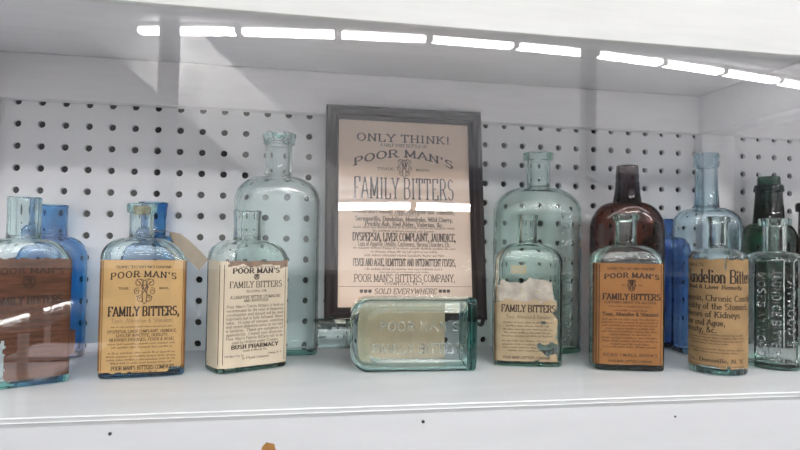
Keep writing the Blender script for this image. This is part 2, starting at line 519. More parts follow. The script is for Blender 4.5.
def bottle_mesh(name, mat, parent, w, d, p, z_sh, z_nb, neck, wall=0.0028, base=0.006, n=NS, panel=None, sharp=38, shp=1.0, heel=0.0025, ndx=0.0):
    """hollow glass body. neck = [(z, r), ...] from the bottom of the neck to the rim"""
    a, b = w / 2, d / 2
    pf = 3.2 if p == 'twelve' else p
    rings = []          # (z, a, b, p)
    rings.append((0.0, a - heel * 1.2, b - heel * 1.2, p))
    rings.append((heel * .3, a - heel * .35, b - heel * .35, p))
    rings.append((heel, a, b, p))
    nb = 56 if panel else 6
    for i in range(1, nb + 1):
        rings.append((heel + (z_sh - heel) * i / nb, a, b, p))
    r0 = neck[0][1]
    K = 10
    for i in range(1, K + 1):
        t = i / K * pi / 2
        f = cos(t) ** shp
        pp = p if p == 'twelve' and i < 3 else (pf * f + 2 * (1 - f))
        rings.append((z_sh + (z_nb - z_sh) * sin(t), r0 + (a - r0) * f + 0.0006 * (i == K), r0 + (b - r0) * f + 0.0006 * (i == K), pp))
    nk = []
    for (z0, ra), (z1, rb) in zip(neck[:-1], neck[1:]):
        if not nk:
            nk.append((z0 + 0.0012, ra, ra, 2))
        nk.append((z1, rb, rb, 2))
    rings += nk
    z_top, r_top = neck[-1]
    verts, faces = [], []
    def put(z, aa, bb, pp, pan=False):
        sc = section(aa, bb, pp, n)
        dx = ndx * min(max((z - z_sh) / (z_nb - z_sh), 0), 1)
        i0 = len(verts)
        for (x, y) in sc:
            if pan and panel:
                side, pw, z0, z1, dep = panel
                if y < 0 and abs(x) < aa:
                    ex = min(max((pw - abs(x)) / 0.0035, 0), 1)
                    ez = min(max(min(z - z0, z1 - z) / 0.0045, 0), 1)
                    # rounded corner of the sunken panel at the shoulder end
                    rc = 0.016
                    qx, qz = abs(x) - (pw - rc), z - (z1 - rc)
                    if qx > 0 and qz > 0:
                        ex = min(ex, min(max((rc - math.hypot(qx, qz)) / 0.004, 0), 1))
                    k = min(ex, ez)
                    y += dep * k
            verts.append((x + dx, y, z))
        return i0
    prev = None
    outer = []
    for (z, aa, bb, pp) in rings:
        i0 = put(z, aa, bb, pp, True)
        outer.append(i0)
    # inner skin, rim downwards
    inn = []
    bore = min(r for z, r in neck) - wall
    inn.append((z_top, r_top - max(0.0015, r_top - bore - 0.0006), None, 2))
    zs_in = [r for r in rings if base < r[0] < z_top - 0.002]
    inner = []
    i0 = put(z_top + 0.0, bore + 0.0008, bore + 0.0008, 2)
    inner.append(i0)
    for (z, aa, bb, pp) in reversed(zs_in):
        if z >= z_nb:
            ia = ib = bore
        else:
            ia, ib = aa - wall, bb - wall
            ia, ib = max(ia, bore), max(ib, bore)
        inner.append(put(z - (wall * .6 if z_sh < z < z_nb else 0), ia, ib, pp))
    aa, bb = a - wall - 0.003, b - wall - 0.003
    inner.append(put(base + 0.001, a - wall - .0008, b - wall - .0008, p))
    inner.append(put(base, aa, bb, p))
    seq = outer + inner
    for i0, i1 in zip(seq[:-1], seq[1:]):
        for k in range(n):
            faces.append((i0 + k, i0 + (k + 1) % n, i1 + (k + 1) % n, i1 + k))
    # under-base (slightly pushed up) and inside floor
    cb = len(verts)
    verts.append((0, 0, 0.0022))
    hb = put(0.0004, a * .72, b * .62, p)
    o0 = outer[0]
    for k in range(n):
        faces.append((o0 + (k + 1) % n, o0 + k, hb + k, hb + (k + 1) % n))
        faces.append((hb + (k + 1) % n, hb + k, cb))
    ct = len(verts)
    verts.append((0, 0, base + 0.0018))
    il = inner[-1]
    for k in range(n):
        faces.append((il + k, il + (k + 1) % n, ct))
    return link(name, verts, faces, mat, parent, None, sharp)

def label_mesh(name, parent, wrap, u0, u1, z0, z1, mats, quads, cell=0.0011, off=0.0003, mask=None, tilt=0.0):
    """paper following the glass. mask(u,z) -> material slot or None (missing). quads = [(list of (u,z) corners, slot)]"""
    mb = MB()
    nu, nz = max(1, round((u1 - u0) / cell)), max(1, round((z1 - z0) / (cell if mask else 0.01)))
    ids = {}
    def vid(i, j):
        if (i, j) not in ids:
            u, z = u0 + (u1 - u0) * i / nu, z0 + (z1 - z0) * j / nz
            ids[(i, j)] = len(mb.v)
            mb.v.append(wrap(u, z + tilt * u, off))
        return ids[(i, j)]
    for i in range(nu):
        for j in range(nz):
            u, z = u0 + (u1 - u0) * (i + .5) / nu, z0 + (z1 - z0) * (j + .5) / nz
            s = mask(u, z) if mask else 0
            if s is None:
                continue
            mb.f.append((vid(i, j), vid(i + 1, j), vid(i + 1, j + 1), vid(i, j + 1)))
            mb.m.append(s)
    for q, s in quads:
        cu, cz = sum(p[0] for p in q) / len(q), sum(p[1] for p in q) / len(q)
        if cu < u0 or cu > u1 or (mask and mask(cu, cz) is None):
            continue
        mb.add([wrap(u, z + tilt * u, off + 0.00012 + 0.00006 * s) for u, z in q], [(0, 1, 2, 3)], s)
    return mb.build(name, mats, parent)

class Layout:
    """collects print for a label; positions in photo-like pixels from the label's top-left"""
    def __init__(s, px, u0, ztop, seed=1, vs=1.0):
        s.vs = vs
        s.px, s.u0, s.zt, s.q, s.r = px, u0, ztop, [], random.Random(seed)
    def _put(s, quads, xc, yb, slot, arch=0.0):
        for q in quads:
            s.q.append(([(s.u0 + xc * s.px + x, s.zt - yb * s.px * s.vs + y - arch * x * x) for x, y in q], slot))
    def text(s, t, xc, yb, cap, width, slot=1, arch=0.0, **k):
        w2 = width * s.px / 2
        s._put(text_quads(t, cap * s.px, width * s.px, **k), xc, yb, slot, arch * s.px / (w2 * w2))
    def greek(s, xc, yb, cap, width, slot=1):
        s._put(greek_quads(width * s.px, cap * s.px, s.r), xc, yb, slot)
    def mono(s, xc, yc, w, h, wt, slot=1):
        s._put(monogram_quads(w * s.px, h * s.px, wt * s.px), xc, yc, slot)
    def rect(s, x0, x1, y0, y1, slot=1):
        s._put(rect_q(x0 * s.px, x1 * s.px, -y1 * s.px, -y0 * s.px), 0, 0, slot)

def emboss(name, mat, parent, wrap, quads, h=0.0014, off=0.00004):
    """raised letters: little glass slabs standing on the surface"""
    mb = MB()
    for q in quads:
        lo = [wrap(u, z, off) for u, z in q]
        cu, cz = sum(p[0] for p in q) / 4, sum(p[1] for p in q) / 4
        hi = [wrap(cu + (u - cu) * .5, cz + (z - cz) * .5, off + h) for u, z in q]
        mb.add(lo + hi, [(3, 2, 1, 0), (4, 5, 6, 7), (0, 1, 5, 4), (1, 2, 6, 5), (2, 3, 7, 6), (3, 0, 4, 7)])
    return mb.build(name, mat, parent)

def down_text(t, u_base, z_mid, cap, length, **k):
    """lettering that reads down the bottle, letter tops towards +u"""
    return [[(u_base + y, z_mid - x) for x, y in q] for q in text_quads(t, cap, length, **k)]

# ================================================================== SETTING
CASE_X0, CASE_X1 = -0.60, 1.10
CEIL, TRIMB = 0.339, 0.288
# pegboard
def pegboard():
    P = 0.0254
    x_first, cols, z_first, rows = -0.3046, range(-11, 55), 0.2874, range(0, 12)
    n = 12
    R = 0.0041
    mb = MB()
    for c in cols:
        for r in rows:
            cx, cz = x_first + c * P, z_first - r * P
            sq, ci, cb = [], [], []
            for k in range(n):
                t = 2 * pi * (k + .5) / n
                m = max(abs(cos(t)), abs(sin(t)))
                zz = cz + sin(t) / m * P / 2
                sq.append((cx + cos(t) / m * P / 2, 0, max(zz, 0.0)))
                ci.append((cx + cos(t) * R, 0, cz + sin(t) * R))
                cb.append((cx + cos(t) * R, 0.005, cz + sin(t) * R))
            f = []
            for k in range(n):
                k2 = (k + 1) % n
                f.append((k, k2, n + k2, n + k))
                f.append((n + k, n + k2, 2 * n + k2, 2 * n + k))
            mb.add(sq + ci + cb, f, 0)
            # square corners
            for sx in (-1, 1):
                for sz in (-1, 1):
                    t0 = [k for k in range(n) if (cos(2 * pi * (k + .5) / n) * sx > 0.3 and sin(2 * pi * (k + .5) / n) * sz > 0.3)]
                    a = [sq[k] for k in t0]
                    if len(a) == 1:
                        continue
                    mb.add([a[0], a[-1], (cx + sx * P / 2, 0, max(cz + sz * P / 2, 0))], [(0, 1, 2)], 0)
    mb.box(CASE_X0, CASE_X1, 0.005, 0.012, 0, CEIL, 1)  # near-black sheet, coloured for the shade inside the holes
    mb.box(CASE_X0, CASE_X1, 0.0, 0.005, 0.2996, CEIL, 0)
    return mb.build('wall_back', [PEG, CAVITY])
struct(pegboard())

def board(name, m, *a, bev=0.001):
    mb = MB()
    mb.box(*a, bev=bev)
    return struct(mb.build(name, m, smooth=30))

board('floor_shelf', SHELFW, CASE_X0, CASE_X1, -0.268, 0.012, -0.02, 0.0)
board('trim_1', SHELFW, CASE_X0, CASE_X1, -0.2795, -0.2685, -0.03, -0.0010, bev=0.0003)      # glass ledge
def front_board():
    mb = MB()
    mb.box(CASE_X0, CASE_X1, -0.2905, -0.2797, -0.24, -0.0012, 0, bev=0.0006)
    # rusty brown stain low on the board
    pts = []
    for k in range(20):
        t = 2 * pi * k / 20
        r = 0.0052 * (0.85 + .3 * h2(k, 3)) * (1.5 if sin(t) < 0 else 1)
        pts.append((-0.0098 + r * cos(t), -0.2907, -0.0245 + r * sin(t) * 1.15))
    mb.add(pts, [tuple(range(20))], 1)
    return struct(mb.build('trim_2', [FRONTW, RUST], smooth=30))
front_board()
board('ceiling_case', WHITE, CASE_X0, CASE_X1, -0.281, 0.012, CEIL, CEIL + 0.018)
board('trim_3', WHITE, CASE_X0, 0.5525, -0.019, -0.0005, TRIMB, CEIL - .0003)            # board along the top of the pegboard
board('trim_4', WHITE, 0.6045, CASE_X1, -0.019, -0.0005, TRIMB, CEIL - .0003)
board('trim_5', WHITE, 0.5535, 0.6035, -0.279, -0.0005, TRIMB, CEIL - .0003)             # beam running to the front
board('trim_6', WHITE, 0.5585, 0.6085, -0.016, -0.0005, 0.0003, TRIMB - .0003)           # post under it
board('trim_7', WHITE, -0.372, -0.3205, -0.279, -0.0196, TRIMB, CEIL - .0003)
board('trim_8', WHITE, -0.374, -0.3215, -0.016, -0.0005, 0.0003, TRIMB - .0003)
board('trim_9', VALW, CASE_X0, CASE_X1, -0.290, -0.2815, 0.3080, 0.56)                   # valance over the glass
board('wall_left', WHITE, CASE_X0 - .018, CASE_X0 - .0005, -0.298, 0.012, -0.24, CEIL)
board('wall_right', WHITE, CASE_X1 + .0005, CASE_X1 + .018, -0.298, 0.012, -0.24, CEIL)
def pane():
    mb = MB()
    mb.box(CASE_X0 + .002, CASE_X1 - .002, -0.2785, -0.2745, -0.0010, 0.3385)
    return struct(mb.build('window_1', PANE))
pane()

def nail(x, y, z, label, r=0.0013):
    mb = MB()
    mb.tube([(0, 0, 0), (0, -0.0006, 0), (0, -0.0009, 0)], [r, r, r * .6], 10)
    o = mb.build('nail', BLACK)
    o.location = (x, y, z)
    tag(o, label, 'nail', 'nails in the white case')
nail(-0.1222, -0.2905, -0.0078, 'small black nail head in the front board below the monogrammed tan label bottle')
nail(0.1093, -0.2905, -0.0078, 'small black nail head in the front board below the bottle lying on its side')
nail(0.3300, -0.2905, -0.0118, 'small dark nail head in the front board below the orange label bottle', 0.0009)
def side_nail():
    mb = MB()
    mb.tube([(0, 0, 0), (-.0008, 0, 0)], [.0018, .0014], 10)
    o = mb.build('nail', BLACK)
    o.location = (.5534, -.012, .3135)
    tag(o, 'dark nail head in the side of the white beam above the tall bluish bottle', 'nail', 'nails in the white case')
side_nail()
nail(-0.0145, -0.2902, 0.3190, 'small nail head in the white valance above the glass', 0.0011)

# ------------------------------------------------------------------ the store across the aisle
RX0, RX1, RY0, RY1, RZ0, RZ1 = -9.0, 11.0, -9.2, -0.75, -1.2, 3.05
def room_plane(name, m, *a):
    mb = MB()
    mb.box(*a)
    return struct(mb.build(name, m))
room_plane('floor', RFLOOR, RX0, RX1, RY0, 0.8, RZ0 - .05, RZ0)
room_plane('ceiling', RCEIL, RX0, RX1, RY0, 0.4, RZ1, RZ1 + .05)
room_plane('wall_front', RWALL, RX0, RX1, RY0 - .05, RY0, RZ0, RZ1)

room_plane('trim_10', FIXW, -6.0, 1.10, -8.95, -8.75, RZ0 + .001, 0.79)                   # white slab added for the bright lower zone reflected in the glass
room_plane('trim_11', RPOST, 1.4, 9.0, -8.95, -8.75, 0.93, 1.26)                          # dark slab added for the dark band reflected in the glass
def bright_band_slab():  # sloping slab added for the bright diagonal band reflected in the glass
    mb = MB()
    P = [(-2.9, 3.045), (-0.178, .792), (1.10, .792), (-1.28, 3.045)]
    v = [(x, y, z) for y in (-8.95, -8.75) for x, z in P]
    mb.add(v, [(3, 2, 1, 0), (4, 5, 6, 7), (0, 1, 5, 4), (1, 2, 6, 5), (2, 3, 7, 6), (3, 0, 4, 7)])
    return struct(mb.build('trim_12', FIXW))
bright_band_slab()
room_plane('trim_13', RWOOD, 1.4, 9.0, -8.95, -8.78, RZ0 + .001, 0.925)                   # dark slab added to cut the veil reflected in the glass
def added_dark_counter():  # dark counter added to block the floor's reflection in the glass
    o = empty('added_dark_counter', (0.6, -5.0, RZ0 + .001))
    mb = MB()
    mb.box(-5.9, 5.9, -.3, .3, 0, 1.02, bev=.01)
    mb.build('cabinet', RWOOD, o)
    mb = MB()
    mb.box(-5.95, 5.95, -.35, .35, 1.021, 1.06, bev=.008)
    mb.build('worktop', RWOOD, o)
    tag(o, 'dark wooden counter added across the aisle to darken the reflections', 'counter')
added_dark_counter()

def post(x, y, w, label):
    mb = MB()
    mb.box(-w / 2, w / 2, -w / 2, w / 2, 0, RZ1 - RZ0 - .002)
    mb.box(-w * .8, w * .8, -w * .8, w * .8, 0.001, 0.12)
    o = mb.build('post', RPOST)
    o.location = (x, y, RZ0 + .001)
    tag(o, label, 'post', 'posts across the aisle')
post(-0.592, -3.0, 0.085, 'slim grey post across the aisle, left one reflected in the glass')
post(1.665, -3.0, 0.066, 'slim grey post across the aisle, right one reflected in the glass')

def fixture(x0, y0, x1, y1, z):
    L = math.hypot(x1 - x0, y1 - y0)
    o = empty('fluorescent_light', ((x0 + x1) / 2, (y0 + y1) / 2, z), atan2(y1 - y0, x1 - x0))
    mb = MB()
    mb.box(-L / 2 + .01, L / 2 - .01, -.07, .07, .046, .11, bev=.006)
    mb.build('housing', FIXW, o)
    for sx in (-1, 1):
        mb = MB()
        mb.box(sx * (L / 2 - .028) - .014, sx * (L / 2 - .028) + .014, -.10, .10, -.042, .045)
        mb.build('end_cap', FIXW, o)
    for sy in (-.055, .055):
        mb = MB()
        mb.tube([(-L / 2 + .045, sy, 0), (L / 2 - .045, sy, 0)], .031, 10)
        mb.build('lamp_tube', TUBEM, o)
    return tag(o, 'white fluorescent strip light, one of a row under the store ceiling', 'light', 'fluorescent strip lights')
def fill_panel(x, y):  # unseen panel lights, added to brighten the shelf and bottles
    o = empty('added_panel_light', (x, y, RZ1 - .07))
    mb = MB()
    mb.box(-.62, .62, -.32, .32, .012, .0695, bev=.004)
    mb.build('housing', FIXW, o)
    mb = MB()
    mb.box(-.60, .60, -.30, .30, .0, .0115)
    mb.build('diffuser', PANELM, o)
    return tag(o, 'unseen white panel light added under the store ceiling to brighten the case', 'light', 'added panel lights')
K = 1.44
raw = [(-1.368, -5.683), (-.45, -5.497), (.431, -5.375), (1.259, -5.296), (2.096, -5.31), (2.95, -5.37), (3.763, -5.49), (4.579, -5.642), (5.422, -5.822), (6.28, -6.03)]
row = [(x * K, .245 + K * (y - .245)) for x, y in raw]
for (a, b) in zip(row[:-1], row[1:]):
    fixture(a[0], a[1], b[0], b[1], 2.82)
for yr_ in (-3.9, -5.2):
    for k in range(7):
        fill_panel(-3.0 + k * 1.3, yr_)

# glass counter with lamps inside its top edge
def counter():
    o = empty('display_counter', (-1.26, -3.3, RZ0))
    H = 0.935
    mb = MB()
    mb.box(-.30, .30, -.95, .95, .001, .50, bev=.01)
    mb.build('cabinet', RWOOD, o)
    mb = MB()
    mb.box(-.29, .29, -.94, .94, H + .021, H + .029)
    mb.build('glass_top', PANE, o)
    for sx in (-.28, .28):
        for sy in (-.93, .93):
            mb = MB()
            mb.box(sx - .015, sx + .015, sy - .015, sy + .015, .50, H + .02)
            mb.build('corner_post', FIXW, o)
    for (y0, y1) in ((.15, .48), (-.51, -.08)):
        mb = MB()
        mb.tube([(0, y0, H), (0, y1, H)], .009, 8)
        mb.build('lamp_tube', TUBEM, o)
    for y0 in (.05, -.55):
        mb = MB()
        mb.box(-.2, .2, y0, y0 + .45, .66, .68)
        mb.build('tray', RPANEL, o)
    tag(o, 'glass-topped display counter with lit tubes across the aisle', 'counter')
counter()

# ================================================================== FRAMED POSTER
def framed_poster():
    th = radians(7.87)
    o = empty('framed_poster', (0.1400, -0.0585, 0.0415))
    o.rotation_euler = (-th, 0, radians(0.0))
    Wd, Hh, bw, dp = 0.1915, 0.2555, 0.0152, 0.014
    # local: x across, z up, -y to the viewer
    fr = MB()
    prof = [(0, 0.0), (0, -0.011), (0.002, -0.0135), (0.006, -0.014), (0.0105, -0.0115), (0.0125, -0.0118), (bw, -0.007), (bw, 0.0)]
    cs = [(-Wd / 2, 0), (Wd / 2, 0), (Wd / 2, Hh), (-Wd / 2, Hh)]
    sg = [(1, 1), (-1, 1), (-1, -1), (1, -1)]
    v = []
    for (cx, cz), (sx, sz) in zip(cs, sg):
        for (t, y) in prof:
            v.append((cx + sx * t, y, cz + sz * t))
    n = len(prof)
    f = []
    for i in range(4):
        j = (i + 1) % 4
        for k in range(n):
            k2 = (k + 1) % n
            f.append((i * n + k, j * n + k, j * n + k2, i * n + k2))
    fr.add(v, f)
    fr.build('frame', FRAME, o, smooth=35)
    mb = MB()
    mb.box(-Wd / 2 + bw * .6, Wd / 2 - bw * .6, -0.0025, -0.0005, bw * .6, Hh - bw * .6)
    mb.build('backing_board', CAVITY, o)
    iw, ih = Wd - 2 * bw, Hh - 2 * bw
    px = iw / 130.0
    ky = ih / 182.0 / px
    mb = MB()
    y0 = -0.0032
    mb.add([(-iw / 2 - .002, y0, bw - .002), (iw / 2 + .002, y0, bw - .002), (iw / 2 + .002, y0, Hh - bw + .002), (-iw / 2 - .002, y0, Hh - bw + .002)], [(0, 1, 2, 3)], 0)
    Lq = Layout(px, -iw / 2, Hh - bw, 5)
    def yy(y, cap):
        return (y - 124.2) * ky + cap * .5
    def T(t, y, cap, w, xc=404.3, **k):
        Lq.text(t, xc - 340.0, yy(y, cap), cap, w, **k)
    def Gk(y, cap, w, xc=404.3):
        Lq.greek(xc - 340, yy(y, cap), cap, w)
    T('ONLY THINK!', 141, 7.6, 93, wt=.16, thin=.09, track=.16)
    T('A HALF-PINT BOTTLE OF', 148.3, 3.2, 47, serif=False)
    T("POOR MAN'S", 156.3, 7.4, 99, arch=10.5, wt=.17, thin=.11, track=.14)
    Lq.mono(404.5 - 340, (171 - 124.2) * ky, 16, 19, .55)
    T('TRADE', 172.3, 2.7, 17, 386, serif=False, wt=.16)
    T('MARK.', 172.3, 2.7, 15, 423.5, serif=False, wt=.16)
    T('FAMILY BITTERS', 191.5, 20.5, 99, wt=.19, thin=.05, track=.14)
    T('A Mild and Pleasant Tonic, Alterative and Stimulant,', 214, 4.3, 100, wt=.19, thin=.11)
    T('IS COMPOSED OF', 217.7, 2.2, 30, serif=False, wt=.16)
    T('Sarsaparilla, Dandelion, Mandrake, Wild Cherry,', 221.6, 4.2, 96, wt=.19, thin=.11)
    T('Prickly Ash, Red Alder, Valerian, &c.', 226.8, 4.2, 77, wt=.19, thin=.11)
    Gk(230, 2.2, 100)
    Gk(233.4, 2.2, 62)
    T('DYSPEPSIA, LIVER COMPLAINT, JAUNDICE,', 239.3, 7.6, 101, wt=.26, thin=.08)
    T('Loss of Appetite, Debility, Costiveness, Nervous Disorders, Etc.', 246, 4.8, 90, wt=.17, thin=.09, serif=False)
    Gk(250, 2.2, 100)
    Gk(253.4, 2.2, 66)
    Gk(256.8, 2.4, 78)
    T('FEVER AND AGUE, REMITTENT AND INTERMITTENT FEVERS,', 263.8, 6.8, 100, wt=.26, thin=.08)
    Gk(270, 2.2, 76)
    Gk(273, 1.8, 50)
    T("POOR MAN'S BITTERS COMPANY,", 278.8, 7, 98, wt=.15, thin=.08)
    T('OSWEGO, N. Y.', 284, 2.8, 40, serif=False, wt=.15, track=.12)
    yr = (286.6 - 124.2) * ky
    Lq.rect(1, 129, yr, yr + .35)
    T('SOLD EVERYWHERE', 291.2, 4.8, 60, serif=False, wt=.16, thin=.10, slant=.22, track=.10)
    for s in (-1, 1):
        yb = (291.2 - 124.2) * ky
        for dx in (34, 38, 42):
            Lq.mono(64.3 + s * dx, yb, 3.6, 3.2, .5)
    for q, s in Lq.q:
        mb.add([(u, y0 - 0.00012, z) for u, z in q], [(0, 1, 2, 3)], 1)
    mb.build('printed_sheet', [POSTER, INKP], o)
    mb = MB()
    mb.box(-iw / 2 - .0015, iw / 2 + .0015, -0.0062, -0.0045, bw - .0015, Hh - bw + .0015)
    mb.build('glass', PICG, o)
    mb = MB()
    for sx in (-1, 1):
        mb = MB()
        mb.box(sx * (Wd / 2 - .008) - .004, sx * (Wd / 2 - .008) + .004, 0.0002, 0.004, .004, .012, bev=.001)
        mb.build('bumper', BLACK, o)
    tag(o, "dark framed printed bitters advertisement leaning against the pegboard in the middle of the shelf", 'picture')
framed_poster()

def peg_hook(x, z, label):
    mb = MB()
    pts = [(0, 0.0045, 0), (0, -0.066, -0.0006), (0, -0.0715, 0.0015), (0, -0.0735, 0.0065), (0, -0.0735, 0.011)]
    mb.tube(pts, 0.0024, 8)
    o = mb.build('peg_hook', BLACK, smooth=40)
    o.location = (x, 0, z)
    tag(o, label, 'hook', 'peg hooks under the framed poster')
# pegs stand in holes of the board
peg_hook(-0.3046 + 14 * .0254, 0.2874 - 10 * .0254 + .0035, 'black peg hook under the bottom left corner of the framed poster')
peg_hook(-0.3046 + 21 * .0254, 0.2874 - 10 * .0254 + .0035, 'black peg hook under the bottom right corner of the framed poster')

# ================================================================== BOTTLES
BOT = 'antique bottles in the display case'
def B(name, x, y, rz, label, cat='bottle'):
    o = empty(name, (x, y, 0.0004), radians(rz))
    return tag(o, label, cat, BOT)

def lip_neck(z_nb, r, z_top, lip_r, lip_h, flare=0.0):
    return [(z_nb, r), (z_nb + (z_top - lip_h - z_nb) * .5, r * .985), (z_top - lip_h - .0008, r), (z_top - lip_h, lip_r - .0006),
            (z_top - lip_h * .5, lip_r), (z_top - .0006, lip_r - .0002), (z_top, lip_r - .0012)]

def plain_neck(z_nb, r, z_top, flare=0.0006):
    return [(z_nb, r + .0004), (z_nb + (z_top - z_nb) * .5, r), (z_top - .004, r + flare * .4), (z_top - .001, r + flare), (z_top, r + flare - .0008)]

# ---- brown labelled bottle cut by the left edge
def bottle_brown():
    w, d, p = .0674, .0371, 7
    o = B('bitters_bottle', -.2309, -.1546, 30, 'aqua bottle with a dark brown label, cut by the left edge of the photo')
    bottle_mesh('glass_body', AQUA, o, w, d, p, .110, .131, plain_neck(.131, .0135, .1684), ndx=-.004)
    wr = Wrap(w / 2, d / 2, p)
    px = .00092
    L = Layout(px, -.031, .1145, 11)
    L.text("POOR MAN'S", 32, 15, 5, 60, 1, arch=1.5, wt=.16, thin=.1, track=.16)
    L.mono(32, 24, 13, 13, .5)
    L.text('FAMILY BITTERS,', 32, 45, 7.5, 62, 1, wt=.24, thin=.09)
    for i, yv in enumerate((52, 58, 63, 68, 73, 78, 83, 88, 93, 98, 103)):
        L.greek(32, yv, 2.4, 58 - (i % 3) * 4)
    def mask(u, z):
        if u < -.021 + .003 * vnoise(z * 300, 2) and z < .034 + .01 * vnoise(u * 300, 9):
            return None
        if z > .1125 + .0015 * vnoise(u * 250, 1, 3):
            return None
        return 0
    label_mesh('label', o, wr, -.0445, .0345, .007, .114, [LAB_BROWN, INK], L.q, mask=mask)
    mb = MB()       # loose flap of the label beyond the corner
    a = wr(.0345, .0, .0004)
    mb.add([(a[0], a[1], .024), (a[0] + .0045, a[1] + .002, .024), (a[0] + .0048, a[1] + .002, .046), (a[0], a[1], .048)], [(0, 1, 2, 3)])
    fl = mb.build('label_flap', LAB_BROWN, o)
bottle_brown()

# ---- cobalt bottle behind it
def bottle_cobalt_left():
    w, d, p = .0715, .036, 2.5
    o = B('cobalt_bottle', -.2560, -.0225, 0, 'cobalt blue bottle by the pegboard behind the brown label bottle')
    bottle_mesh('glass_body', COBALT, o, w, d, p, .110, .133, plain_neck(.133, .0142, .1680, .001), wall=.0022)
bottle_cobalt_left()

# ---- tan label with big monogram, corked
def bottle_tan():
    w, d, p = .0778, .0428, 7
    o = B('bitters_bottle', -.1360, -.1240, 8, 'corked bottle with a tan label and large monogram, right of the brown label bottle')
    bottle_mesh('glass_body', AQUA, o, w, d, p, .110, .1335, lip_neck(.1335, .0112, .1666, .0142, .0085), ndx=-.0045)
    wr = Wrap(w / 2, d / 2, p)
    px = .000925
    L = Layout(px, -.0385, .1120, 21, 1.025)
    # side borders
    for x0, x1 in ((-1.0, 1.6), (3.0, 3.8), (80, 80.8)):
        L.rect(x0, x1, 1, 113, 2)
    L.rect(81.6, 85, 1, 113, 2)
    L.rect(-2.2, -1.2, 1, 113, 2)
    L.text("SURE TO DO NO HARM!", 42, 8.2, 2.6, 53, 1, serif=False, wt=.2)
    L.text("POOR MAN'S", 42, 17, 6.2, 63, 1, arch=2.6, wt=.18, thin=.12, track=.2)
    L.mono(43, 31, 22, 27, .75, 3)
    L.text('TRADE', 23, 29.5, 2.4, 10, 1, serif=False)
    L.text('MARK.', 62, 29.5, 2.4, 10, 1, serif=False)
    L.text('FAMILY BITTERS,', 43, 56, 9.5, 68, 1, wt=.26, thin=.10, track=.08)
    L.text('Tonic, Alterative & Stimulant.', 42, 62.8, 4.6, 60, 3, serif=False, wt=.10, thin=.06)
    L.greek(42, 67.5, 1.8, 60)
    L.text('DYSPEPSIA, LIVER COMPLAINT, JAUNDICE,', 42, 72.8, 3.0, 66, 1, serif=False, wt=.2)
    L.text('LOSS OF APPETITE, DEBILITY,', 42, 76.8, 3.0, 50, 1, serif=False, wt=.2)
    L.text('NERVOUS DISEASES, FEVER & AGUE.', 42, 81, 3.0, 62, 1, serif=False, wt=.2)
    for i, (yv, ww) in enumerate(((84.6, 66), (88, 58), (93.5, 64), (97, 67), (100.3, 67), (103.6, 60))):
        L.greek(42, yv, 2.2, ww)
    L.text("POOR MAN'S BITTERS COMPANY", 43, 109.5, 4.0, 60, 1, wt=.22, thin=.12)
    L.text('OSWEGO, N. Y.', 43, 113.2, 2.4, 30, 1, serif=False)
    def mask(u, z):
        if z < .0045 + .002 * vnoise(u * 200, 4):
            return None
        if u > .024 and z < .008 + .003 * vnoise(u * 500, 4, 2):
            return None
        return 0
    label_mesh('label', o, wr, -.0405, .0398, .004, .1120, [LAB_TAN, INK, LAB_EDGE, INKF], L.q, mask=mask)
    mb = MB()
    mb.tube([(-.0045, 0, .156), (-.0045, 0, .158), (-.0045, 0, .1635), (-.0045, 0, .164)], [.0078, .008, .0081, .0076], 20)
    mb.build('cork', CORK, o, smooth=40)
bottle_tan()

# ---- cobalt bottle behind, with a string tag
def bottle_cobalt_tag():
    w, d, p = .0690, .040, 2.8
    o = B('cobalt_bottle', -.1500, -.0260, 0, 'cobalt blue bottle with a paper string tag, behind the corked tan label bottle')
    bottle_mesh('glass_body', COBALT, o, w, d, p, .108, .136, [(.136, .0140), (.155, .0142), (.168, .0155), (.1725, .0162), (.1735, .0152)], wall=.0022)
    mb = MB()
    loop = [(cos(t * pi / 12) * .0150, sin(t * pi / 12) * .0150, .1405) for t in range(25)]
    mb.tube(loop, .0005, 6)
    mb.tube([(.0150, -.002, .1405), (.019, -.006, .140), (.0225, -.0085, .138)], .0005, 6)
    mb.build('string', STRING, o)
    # tag: tapering slip hanging to the right
    mb = MB()
    ax = [(.0205, -.0085, .1385), (.029, -.013, .133), (.0395, -.019, .1235), (.051, -.025, .1130), (.0605, -.030, .1040)]
    hw = [.0022, .0065, .0078, .0080, .0078]
    v = []
    for (x, y, z), h_ in zip(ax, hw):
        v += [(x + h_ * .62, y, z + h_ * .78), (x - h_ * .62, y + .002, z - h_ * .78)]
    v2 = [(x, y - .0005, z) for x, y, z in v]
    nn = len(v)
    f = []
    for i in range(len(ax) - 1):
        f.append((2 * i, 2 * i + 1, 2 * i + 3, 2 * i + 2))
        f.append((nn + 2 * i, nn + 2 * i + 2, nn + 2 * i + 3, nn + 2 * i + 1))
        f.append((2 * i, 2 * i + 2, nn + 2 * i + 2, nn + 2 * i))
        f.append((2 * i + 1, nn + 2 * i + 1, nn + 2 * i + 3, 2 * i + 3))
    f.append((0, nn, nn + 1, 1))
    f.append((nn - 2, nn - 1, 2 * nn - 1, 2 * nn - 2))
    mb.add(v + v2, f)
    mb.build('paper_tag', LAB_TAG, o)
bottle_cobalt_tag()

